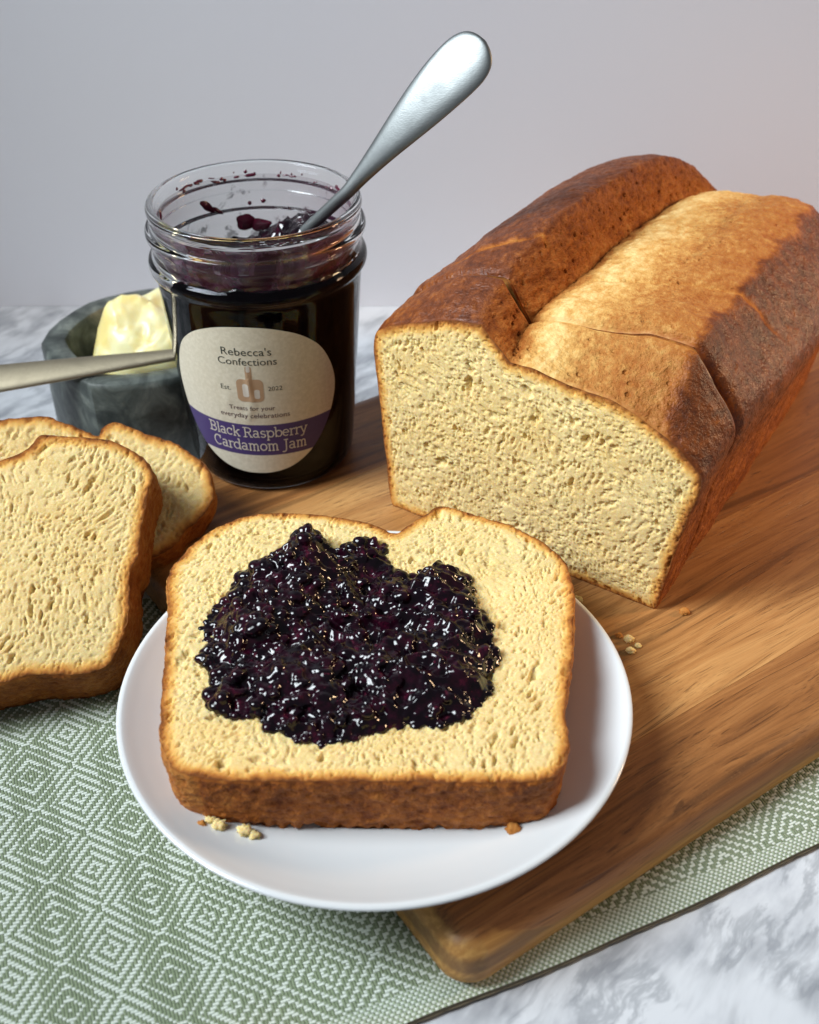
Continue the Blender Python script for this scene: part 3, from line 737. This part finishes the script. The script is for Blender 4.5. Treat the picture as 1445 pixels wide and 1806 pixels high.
# ------------------------------------------------------------------ jam jar
JC = Vector((-5.1, 36.45, 1.805)); JS = 1.02; JROT = math.atan2(5.1, 36.45)
def rad(z): return 2.96 + .43 * (z - 1.0) / 6.1
WALL = .13
def jar():
    t = thing('jam_jar', 'open glass jar of dark jam with a cream and purple paper label', 'jar', JC, (0, 0, JROT)); t.scale = (JS, JS, JS)
    o = [(.001, .12), (1.6, .10), (2.2, .05), (2.45, .0), (2.62, .02), (2.80, .16), (2.90, .42), (2.95, .9)]
    o += [(rad(z), z) for z in np.linspace(1.3, 6.9, 9)]
    o += [(3.395, 7.25), (3.44, 7.42), (3.56, 7.55), (3.60, 7.70), (3.56, 7.86), (3.45, 7.98), (3.40, 8.15), (3.39, 8.40), (3.42, 8.52), (3.54, 8.62), (3.58, 8.76), (3.54, 8.90), (3.42, 8.99), (3.38, 9.12), (3.40, 9.28), (3.45, 9.40), (3.47, 9.52), (3.43, 9.63), (3.33, 9.68), (3.22, 9.64), (3.16, 9.54)]
    i = [(3.15, 9.3), (3.16, 8.4), (3.18, 7.6), (3.20, 7.0)] + [(rad(z) - WALL, z) for z in np.linspace(6.6, 1.4, 8)] + [(2.74, .95), (2.50, .50), (2.0, .28), (.9, .24), (.001, .24)]
    v, f = lathe(np.vstack([catmull(o, 4), catmull(i, 4)]), 128)
    obj('glass_body', v, f, M['glass'], t)
    # film of jam left on the inner wall above the fill
    pr = [(3.125, z) for z in np.linspace(9.25, 7.0, 24)]
    v, f = lathe(pr, 128)
    obj('jam_film', v, f, M['film'], t)
    # thicker smears and drips: little lobed pads on the inner wall
    def pad(th, z, a, b, rot, seed, th_mm=.035, rr=3.11):
        V = []; n = 26
        for layer in (1.0, .75, .0):
            for k in range(n):
                q = 2 * math.pi * k / n
                rad_ = (1 + .35 * mnoise.noise(Vector((math.cos(q) * 1.3 + seed, math.sin(q) * 1.3, seed)))) * layer
                x = a * math.cos(q) * rad_; y = b * math.sin(q) * rad_
                X = x * math.cos(rot) - y * math.sin(rot); Y = x * math.sin(rot) + y * math.cos(rot)
                r_ = rr - (0 if layer == 1 else th_mm * (1 if layer else 1.3)); tt = th + X / 3.1
                V.append((r_ * math.sin(tt), -r_ * math.cos(tt), z + Y))
        obj('jam_smear', V, grid_faces(3, n, True), M['smear'], t)
    B = math.pi
    pad(B + .55, 8.35, .36, .13, .75, 1); pad(B + .42, 8.1, .22, .07, .8, 2)
    pad(B + .12, 7.55, .35, .30, .2, 3); pad(B - .05, 7.4, .40, .22, 0, 4); pad(B + .05, 8.22, .07, .07, 0, 5); pad(B - .10, 8.28, .09, .08, 0, 6)
    for k in range(30):
        pad(B + rng.normal() * .55, rng.uniform(9.10, 9.36), abs(rng.normal()) * .09 + .02, rng.uniform(.02, .07), rng.uniform(-.4, .4), 10 + k)
    pad(-1.75, 9.0, .10, .22, .1, 31); pad(-1.62, 8.8, .09, .30, 0, 32); pad(1.25, 8.9, .2, .15, .2, 33)
    for k in range(26):
        pad(rng.uniform(-1.4, 1.4), rng.uniform(7.6, 9.2), rng.uniform(.06, .38), rng.uniform(.04, .18), rng.uniform(-.3, .3), 40 + k)
    # paper label wrapped on the wall
    LC = -.66
    half = [(6.76, 0), (6.72, .55), (6.58, 1.1), (6.28, 1.72), (5.75, 2.32), (5.1, 2.72), (4.4, 2.98), (3.8, 3.04), (3.2, 2.93), (2.6, 2.70), (2.0, 2.33), (1.5, 1.86), (1.12, 1.22), (.95, .55), (.92, 0)]
    hp = catmull([(b, a) for a, b in half], 8)
    loop = np.vstack([hp, (hp * np.array([-1, 1]))[::-1][1:-1]]); loop = ccw(loop)
    P, F, D = fill(resample(loop, 240, True), .12)
    def wrap(X, Z, lift):
        r_ = rad(Z) + lift; tt = X / 3.15
        return np.c_[r_ * np.sin(tt), -r_ * np.cos(tt), Z]
    def lift_at(X, Z):              # creases where the paper stands off the glass
        return .012 + .045 * np.exp(-((X + .62 + .08 * (Z - 4.2)) / .10) ** 2 - ((Z - 4.6) / .55) ** 2) + .035 * np.exp(-((X + .75 - .25 * (Z - 3.4)) / .12) ** 2 - ((Z - 3.5) / .45) ** 2) + .025 * np.exp(-((X + 1.45 - .12 * (Z - 3.9)) / .14) ** 2 - ((Z - 3.9) / .35) ** 2)
    X, Z = P[:, 0] + LC, P[:, 1]
    lab = obj('paper_label', wrap(X, Z, lift_at(X, Z)), F, M['label'], t)
    def flat(name, P2, F2, m, up):
        P2 = np.asarray(P2, float); up = np.asarray(up)
        obj(name, wrap(P2[:, 0], P2[:, 1], lift_at(P2[:, 0], P2[:, 1]) + up), F2, m, lab, smooth=False)
    def text(name, body, x0, x1, z, m, shear=0, squash=1.0):
        c = bpy.data.curves.new(name, 'FONT'); c.body = body; c.size = 1; c.shear = shear; c.resolution_u = 3
        o = bpy.data.objects.new(name, c); COL.objects.link(o)
        dg = bpy.context.evaluated_depsgraph_get(); me = bpy.data.meshes.new_from_object(o.evaluated_get(dg))
        bpy.data.objects.remove(o); bpy.data.curves.remove(c)
        bm = bmesh.new(); bm.from_mesh(me); bmesh.ops.triangulate(bm, faces=bm.faces[:])
        Vv = np.array([v.co[:2] for v in bm.verts]); Ff = [tuple(v.index for v in f.verts) for f in bm.faces]; bm.free(); bpy.data.meshes.remove(me)
        s = (x1 - x0) / (Vv[:, 0].max() - Vv[:, 0].min())
        Vv[:, 0] = (Vv[:, 0] - Vv[:, 0].min()) * s + x0; Vv[:, 1] = Vv[:, 1] * s * squash + z
        flat(name, Vv, Ff, m, .006)
    text('lettering', "Rebecca's", -1.43, .13, 5.70, M['ink'])
    text('lettering', "Confections", -1.58, .28, 5.34, M['ink'])
    text('lettering', "Est.", -1.62, -1.27, 4.34, M['ink'])
    text('lettering', "2022", -.06, .40, 4.34, M['ink'])
    text('lettering', "Treats for your", -1.42, .12, 3.57, M['plum'])
    text('lettering', "everyday celebrations", -1.78, .60, 3.26, M['plum'])
    # slab-serif words on the purple band, drawn stroke by stroke
    def arc(cx, cy, rx, ry, a, b, n=9): return [(cx + rx * math.cos(R(a + (b - a) * k / n)), cy + ry * math.sin(R(a + (b - a) * k / n))) for k in range(n + 1)]
    def sf(x, y, l=.14): return [(x - l, y), (x + l, y)]
    bowl = lambda cx: arc(cx, .5, .36, .46, 0, 360, 14)
    G = {
     'B': (1.15, [[(.25, 0), (.25, 1.4)], sf(.2, 0, .2), sf(.2, 1.4, .2), [(.25, 1.4), (.55, 1.4)] + arc(.6, 1.06, .32, .34, 90, -90) + [(.25, .72)], [(.25, .72), (.6, .72)] + arc(.62, .36, .38, .36, 90, -90) + [(.25, 0)]]),
     'R': (1.15, [[(.25, 0), (.25, 1.4)], sf(.22, 0, .2), sf(.2, 1.4, .2), [(.25, 1.4), (.55, 1.4)] + arc(.6, 1.05, .34, .35, 90, -90) + [(.25, .7)], [(.6, .7), (.98, 0)], sf(.98, 0)]),
     'C': (1.15, [arc(.62, .7, .5, .7, 48, 312, 16), [(.96, 1.0), (.96, 1.4)]]),
     'J': (.75, [[(.45, 1.4), (.45, .1)] + arc(.15, .05, .3, .4, 0, -120, 6), sf(.45, 1.4, .22)]),
     'l': (.45, [[(.22, 0), (.22, 1.45), (.06, 1.45)], sf(.22, 0)]),
     'a': (.9, [arc(.38, .72, .27, .26, 150, 0, 6) + [(.65, .05), (.82, .03)], arc(.38, .28, .28, .26, 20, 340, 12)]),
     'c': (.85, [arc(.45, .5, .36, .47, 45, 315, 12), [(.72, .72), (.72, .97)]]),
     'k': (.95, [[(.22, 0), (.22, 1.45), (.06, 1.45)], sf(.22, 0), [(.75, .95), (.24, .42)], [(.42, .6), (.8, 0)], sf(.78, .95, .12), sf(.8, 0, .12)]),
     's': (.75, [arc(.38, .73, .25, .23, 30, 260, 8) + arc(.38, .26, .27, .25, 85, -150, 8)]),
     'p': (.98, [[(.22, -.42), (.22, .95), (.06, .95)], sf(.22, -.42), bowl(.56)]),
     'b': (.98, [[(.22, 0), (.22, 1.45), (.06, 1.45)], bowl(.56)]),
     'd': (.98, [[(.78, 0), (.78, 1.45), (.62, 1.45)], [(.78, 0), (.92, 0)], bowl(.44)]),
     'e': (.88, [[(.1, .52), (.78, .52)] + arc(.44, .5, .35, .46, 3, 310, 12)]),
     'r': (.68, [[(.22, 0), (.22, .95), (.06, .95)], sf(.22, 0, .17), arc(.5, .6, .28, .34, 170, 50, 5)]),
     'y': (.9, [[(.12, .95), (.45, .05)], [(.8, .95), (.4, -.3), (.22, -.42), (.08, -.38)], sf(.12, .95, .12), sf(.8, .95, .12)]),
     'm': (1.35, [[(.22, 0), (.22, .95), (.06, .95)], arc(.45, .65, .23, .3, 180, 0, 7) + [(.68, 0)], arc(.9, .65, .22, .3, 180, 0, 7) + [(1.12, 0)], sf(.22, 0, .12), sf(.68, 0, .12), sf(1.14, 0, .12)]),
     'o': (.92, [bowl(.46)]), ' ': (.42, [])}
    def slab(body, x0, x1, z):
        V = []; F = []; U = []; x = 0; wdt = .075; k = 0
        for ch in body:
            adv, strokes = G[ch]
            for st in strokes:
                for (ax, ay), (bx, by) in zip(st[:-1], st[1:]):
                    dx, dy = bx - ax, by - ay; l = math.hypot(dx, dy) or 1; nx, ny = -dy / l * wdt, dx / l * wdt; ex, ey = dx / l * .04, dy / l * .04
                    b = len(V); V += [(x + ax - ex - nx, ay - ey - ny), (x + bx + ex - nx, by + ey - ny), (x + bx + ex + nx, by + ey + ny), (x + ax - ex + nx, ay - ey + ny)]
                    F.append((b, b + 1, b + 2, b + 3)); U += [.006 + .00006 * k] * 4; k += 1
            x += adv
        V = np.array(V); s = (x1 - x0) / x; V = np.c_[V[:, 0] * s + x0, V[:, 1] * s * .98 + z]
        flat('lettering', V, F, M['cream_ink'], np.array(U))
    slab('Black Raspberry', -2.38, 1.18, 2.46); slab('Cardamom Jam', -2.28, 1.16, 1.90)
    # copper emblem: a mixing-machine like mark with cream cut-outs and a handle on top
    def rr(cx, cz, a, b, r, n=6):
        out = []
        for (sx, sz, a0) in ((1, 1, 0), (-1, 1, 90), (-1, -1, 180), (1, -1, 270)):
            out += [(cx + sx * (a - r) + r * math.cos(R(a0 + 90 * k / n)), cz + sz * (b - r) + r * math.sin(R(a0 + 90 * k / n))) for k in range(n + 1)]
        return np.array(out)
    for lp_, m_, up in ((rr(-.64, 4.36, .43, .44, .16), M['copper'], .006), (rr(-.64, 4.98, .10, .32, .06), M['copper'], .0064), (rr(-.78, 4.36, .10, .26, .08), M['cream_ink'], .009), (rr(-.42, 4.22, .09, .18, .07), M['cream_ink'], .009), (rr(-.64, 5.2, .06, .12, .05), M['cream_ink'], .009)):
        P3, F3, _ = fill(resample(lp_, 60, True), .07); flat('emblem', P3, F3, m_, up)
jar()

def jar_jam():
    # the fill: overlaps the inner glass by a hair so light passes straight from glass to jam
    n = 96; V = []; zs = [.26, .46, .95] + list(np.linspace(1.4, 6.6, 8))
    rs = [2.05, 2.53, 2.76] + [rad(z) - WALL + .03 for z in zs[3:11]]
    t = np.linspace(0, 2 * math.pi, n, endpoint=False)
    def level(x, y):
        h = 6.85 + .95 * np.clip((.9 - y + .35 * x) / 2.4, 0, 1)
        return h + 1.35 * np.exp(-((x - 1.75) / 1.25) ** 2 - ((y - 1.2) / 1.7) ** 2) + .55 * np.exp(-((x - .5) / .8) ** 2 - ((y - 1.7) / .9) ** 2)
    V.append(np.c_[np.zeros(n), np.zeros(n), np.full(n, .22)])
    for r, z in zip(rs, zs): V.append(np.c_[r * np.cos(t), r * np.sin(t), np.full(n, z)])
    for f in (.5, 1.0):
        x, y = 3.20 * np.cos(t), 3.20 * np.sin(t); V.append(np.c_[x, y, 6.6 + (level(x, y) + fbm(np.c_[x, y, x * 0], 1.4, 5) * .2 - 6.6) * f])
    side = len(V) - 1
    for r in np.linspace(3.14, .02, 44):
        x, y = r * np.cos(t), r * np.sin(t); p = np.c_[x, y, np.zeros(n)]
        h = level(x, y) + fbm(p, 1.4, 5) * .2 + fbm(p, 2.7, 9) * .20 + np.abs(fbm(p, 4.5, 2)) * .22
        V.append(np.c_[x, y, h])
    V = np.vstack(V); F = grid_faces(len(V) // n, n, True)
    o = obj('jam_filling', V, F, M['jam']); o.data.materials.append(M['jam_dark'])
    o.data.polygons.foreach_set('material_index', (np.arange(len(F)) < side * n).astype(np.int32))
    o.location = JC * CM; o.rotation_euler = (0, 0, JROT); o.scale = (JS, JS, JS)
    tag(o, 'dark raspberry jam filling the glass jar', 'jam')
jar_jam()

# ------------------------------------------------------------------ spoon
def sweep(path, widths, thick, up, m, name, parent=None, nseg=16, dome=.35):
    """flat metal bar: path points, width and thickness per point, 'up' = direction its broad face looks"""
    P = catmull(np.c_[np.array(path), np.array(widths)[:, None], np.array(thick)[:, None]], 10); V = []
    pts = P[:, :3]; n = len(P)
    for i in range(n):
        T = pts[min(i + 1, n - 1)] - pts[max(i - 1, 0)]; T = T / np.linalg.norm(T)
        N = np.array(up) - T * np.dot(up, T); N /= np.linalg.norm(N); B = np.cross(T, N)
        wv, th = P[i, 3] / 2, P[i, 4] / 2
        for k in range(nseg):
            a = 2 * math.pi * k / nseg; cx, cz = math.cos(a), math.sin(a)
            cx = math.copysign(abs(cx) ** .75, cx)
            V.append(pts[i] + B * wv * cx + N * (th * cz + dome * th * (1 - cx ** 4)))
    F = grid_faces(n, nseg, True, True).tolist() + [tuple(range(nseg)), tuple((n - 1) * nseg + k for k in reversed(range(nseg)))]
    return obj(name, V, F, m, parent)
def spoon():
    base = Vector((-4.2, 36.9, 9.4))
    t = thing('spoon', 'steel spoon standing in the jam jar with its wide handle leaning up to the right', 'spoon', base)
    b = np.array(base)
    A = np.array([-3.7, 36.95, 10.1]); C = np.array([-2.02, 36.35, 11.86]); E = np.array([2.22, 35.9, 16.72])
    D = E - C; Ln = np.linalg.norm(D)
    wid = [.40, .42, .44, .46, .58, .78, 1.02, 1.28, 1.52, 1.70, 1.78, 1.74, 1.52, 1.15, .66, .10]
    fr = [-.55, -.3, -.12, 0, .10, .22, .34, .46, .58, .70, .80, .88, .935, .970, .99, 1.0]
    up = np.array([-.42, -.80, .42]); bow = lambda f: .35 * math.sin(math.pi * min(max(f, 0), 1)) - (.25 * max(f - .75, 0) / .25)
    path = []
    for f in fr:
        p = (C + D * f) if f >= 0 else (C + (A - C) * (-f / .55)); path.append(p + up * bow(f) * .5 - b)
    th = [.24, .26, .28, .28, .25, .22, .20, .19, .19, .19, .19, .19, .18, .17, .14, .06]
    sweep(path, wid, th, up, M['steel'], 'handle', t, 24, .5)
    # spoon bowl, sunk in the jam
    n = 24; V = []
    ax = (A - C) / np.linalg.norm(A - C); N = up - ax * np.dot(up, ax); N /= np.linalg.norm(N); Bn = np.cross(ax, N)
    c0 = A + ax * 2.3 - b
    for r in np.linspace(1, .05, 8):
        for k in range(n):
            a = 2 * math.pi * k / n; V.append(c0 + ax * 1.5 * r * math.cos(a) + Bn * .95 * r * math.sin(a) - N * .45 * (1 - r * r))
    o = obj('bowl', V, grid_faces(8, n, True), M['steel'], t); o.modifiers.new('thick', 'SOLIDIFY').thickness = .0009
spoon()

# ------------------------------------------------------------------ stone butter bowl, butter and knife
BV = [(-11.85, 37.04), (-8.3, 37.75), (-6.5, 40.3), (-7.2, 43.4), (-10.3, 45.3), (-13.43, 43.86), (-14.56, 40.43)]
def butter_bowl():
    c = np.mean(BV, axis=0); t = thing('stone_bowl', 'dark grey faceted stone bowl holding butter, behind the jam jar', 'bowl', (c[0], c[1], 0))
    B = np.array(BV) - c
    sm = catmull(B, 4, True)
    def ring(s, z, sub=6, bev=.06):
        out = []
        n = len(B)
        for i in range(n):
            a, b = B[i] * s, B[(i + 1) % n] * s
            for j, f in enumerate((.02, .27, .5, .75)): q = (a + (b - a) * f) * .22 + sm[i * 4 + j] * s * .78; out.append((q[0], q[1], z))
        return out
    R0 = [ring(.97, .0), ring(.985, .06), ring(1.0, .2), ring(1.0, 3.9), ring(.992, 4.06), ring(.975, 4.15), ring(.945, 4.2), ring(.82, 4.2), ring(.785, 4.14), ring(.765, 3.95), ring(.72, 1.3), ring(.6, .8), ring(.02, .75)]
    V = np.vstack(R0); n = len(R0[0])
    o = obj('bowl_body', V, np.vstack([grid_faces(len(R0), n, True)]).tolist() + [tuple(range(n))[::-1]], M['stone'], t, smooth=True)
    o.data.set_sharp_from_angle(angle=R(28))
butter_bowl()
def butter():
    c = np.array([-10.15, 41.0]); n = 80; V = []
    t = np.linspace(0, 2 * math.pi, n, endpoint=False)
    for k, r in enumerate(np.linspace(1, .01, 40)):
        rr = 2.95 * r; x, y = rr * np.cos(t) * 1.05, rr * np.sin(t)
        h = 1.9 + 3.85 * (1 - r ** 2.6) * np.clip(1 - .10 * np.sin(t * 3 + 1) * r, 0, 2)
        p = np.c_[x, y, h]
        h = h + fbm(p, .5, 4) * .6 + np.abs(fbm(p, .8, 8)) * .3 - .22 * np.abs(fbm(p * np.array([1, .4, 1]), 1.8, 3))
        V.append(np.c_[x, y, np.maximum(h, 1.2)])
    V.insert(0, np.c_[V[0][:, :2] * .9, np.full(n, .9)])
    V = np.vstack(V)
    o = obj('butter', V, grid_faces(len(V) // n, n, True), M['butter']); o.location = (c[0] * CM, c[1] * CM, 0)
    tag(o, 'mound of pale yellow butter heaped in the dark stone bowl', 'butter')
butter()
def knife():
    a = np.array([-15.3, 37.25, 4.32]); b = np.array([-8.95, 38.5, 4.62]); d = b - a
    t = thing('butter_knife', 'butter knife with a flat handle resting across the stone bowl rim', 'knife', tuple(a))
    up = np.array([.12, -.45, .88])
    pth = [d * f for f in (-1.15, -1.1, -.98, -.7, -.3, 0, .35, .7, 1.0, 1.06)]
    sweep(pth, [.2, .7, 1.25, 1.45, 1.36, 1.22, 1.0, .74, .52, .5], [.1, .16, .2, .22, .22, .22, .22, .22, .24, .22], up, M['steel_reflect'], 'handle', t, 20, .15)
    pth = [d * f for f in (1.04, 1.12, 1.3, 1.5, 1.62)]
    sweep(pth, [.5, .8, 1.2, 1.1, .3], [.18, .10, .08, .07, .05], up, M['steel_reflect'], 'blade', t, 16, 0)
knife()

# ------------------------------------------------------------------ crumbs
def crumb_bit(x, y, z, s, label, seed, dark=False):
    bm = bmesh.new(); bmesh.ops.create_icosphere(bm, subdivisions=3, radius=1)
    V = np.array([v.co[:] for v in bm.verts]); F = [tuple(v.index for v in f.verts) for f in bm.faces]; bm.free()
    k = 1 + .45 * fbm(V, 1.4, seed) + .3 * fbm(V, 3.3, seed + 2)
    V = V * k[:, None] * np.array([s * 1.25, s, s * .7])
    V[:, 2] -= V[:, 2].min()
    o = obj('bread_crumb', V, F, M['crust'] if dark else M['crumb'], attrs=dict(edge=np.full(len(V), .09 if dark else .6), tone=np.full(len(V), .6), glaze=np.zeros(len(V)), torn=np.zeros(len(V))))
    o.location = (x * CM, y * CM, z * CM)
    tag(o, label, 'bread crumb', 'loose bread crumbs')
crumb_bit(-5.15, 18.16, 2.77, .095, 'tiny orange crust crumb on the plate, left of the other plate crumbs', 3, True)
crumb_bit(-4.74, 18.20, 2.67, .13, 'pale crumb touching the bottom left corner of the plated slice', 5)
crumb_bit(-4.08, 18.11, 2.59, .125, 'larger pale loose crumb on the white plate in front of the slice', 7)
crumb_bit(-3.84, 18.03, 2.55, .10, 'small crumb on the plate just right of the larger pale crumb', 9)
crumb_bit(6.70, 25.85, 1.80, .10, 'crumb flake on the board beside the right rim of the plate', 11)
crumb_bit(6.42, 26.03, 1.80, .07, 'small dark crumb flake on the board by the plate, nearer the loaf', 12, True)
crumb_bit(6.68, 25.35, 1.80, .08, 'crumb flake on the board by the plate, nearest the camera', 13)
crumb_bit(5.30, 27.60, 1.80, .13, 'crumb on the board in the gap between the plate and the loaf', 14)
crumb_bit(-4.95, 18.37, 2.65, .11, 'pale crumb half under the bottom left corner of the plated slice', 21)
crumb_bit(2.56, 18.13, 2.65, .12, 'golden crumb at the foot of the plated slice, at its bottom right corner', 23, True)
crumb_bit(8.60, 27.10, 1.80, .11, 'torn crust crumb on the board at the bottom right corner of the standing end slice', 25, True)
crumb_bit(6.95, 25.60, 1.80, .05, 'finest crumb speck on the board beside the plate, farthest from the rim', 27)
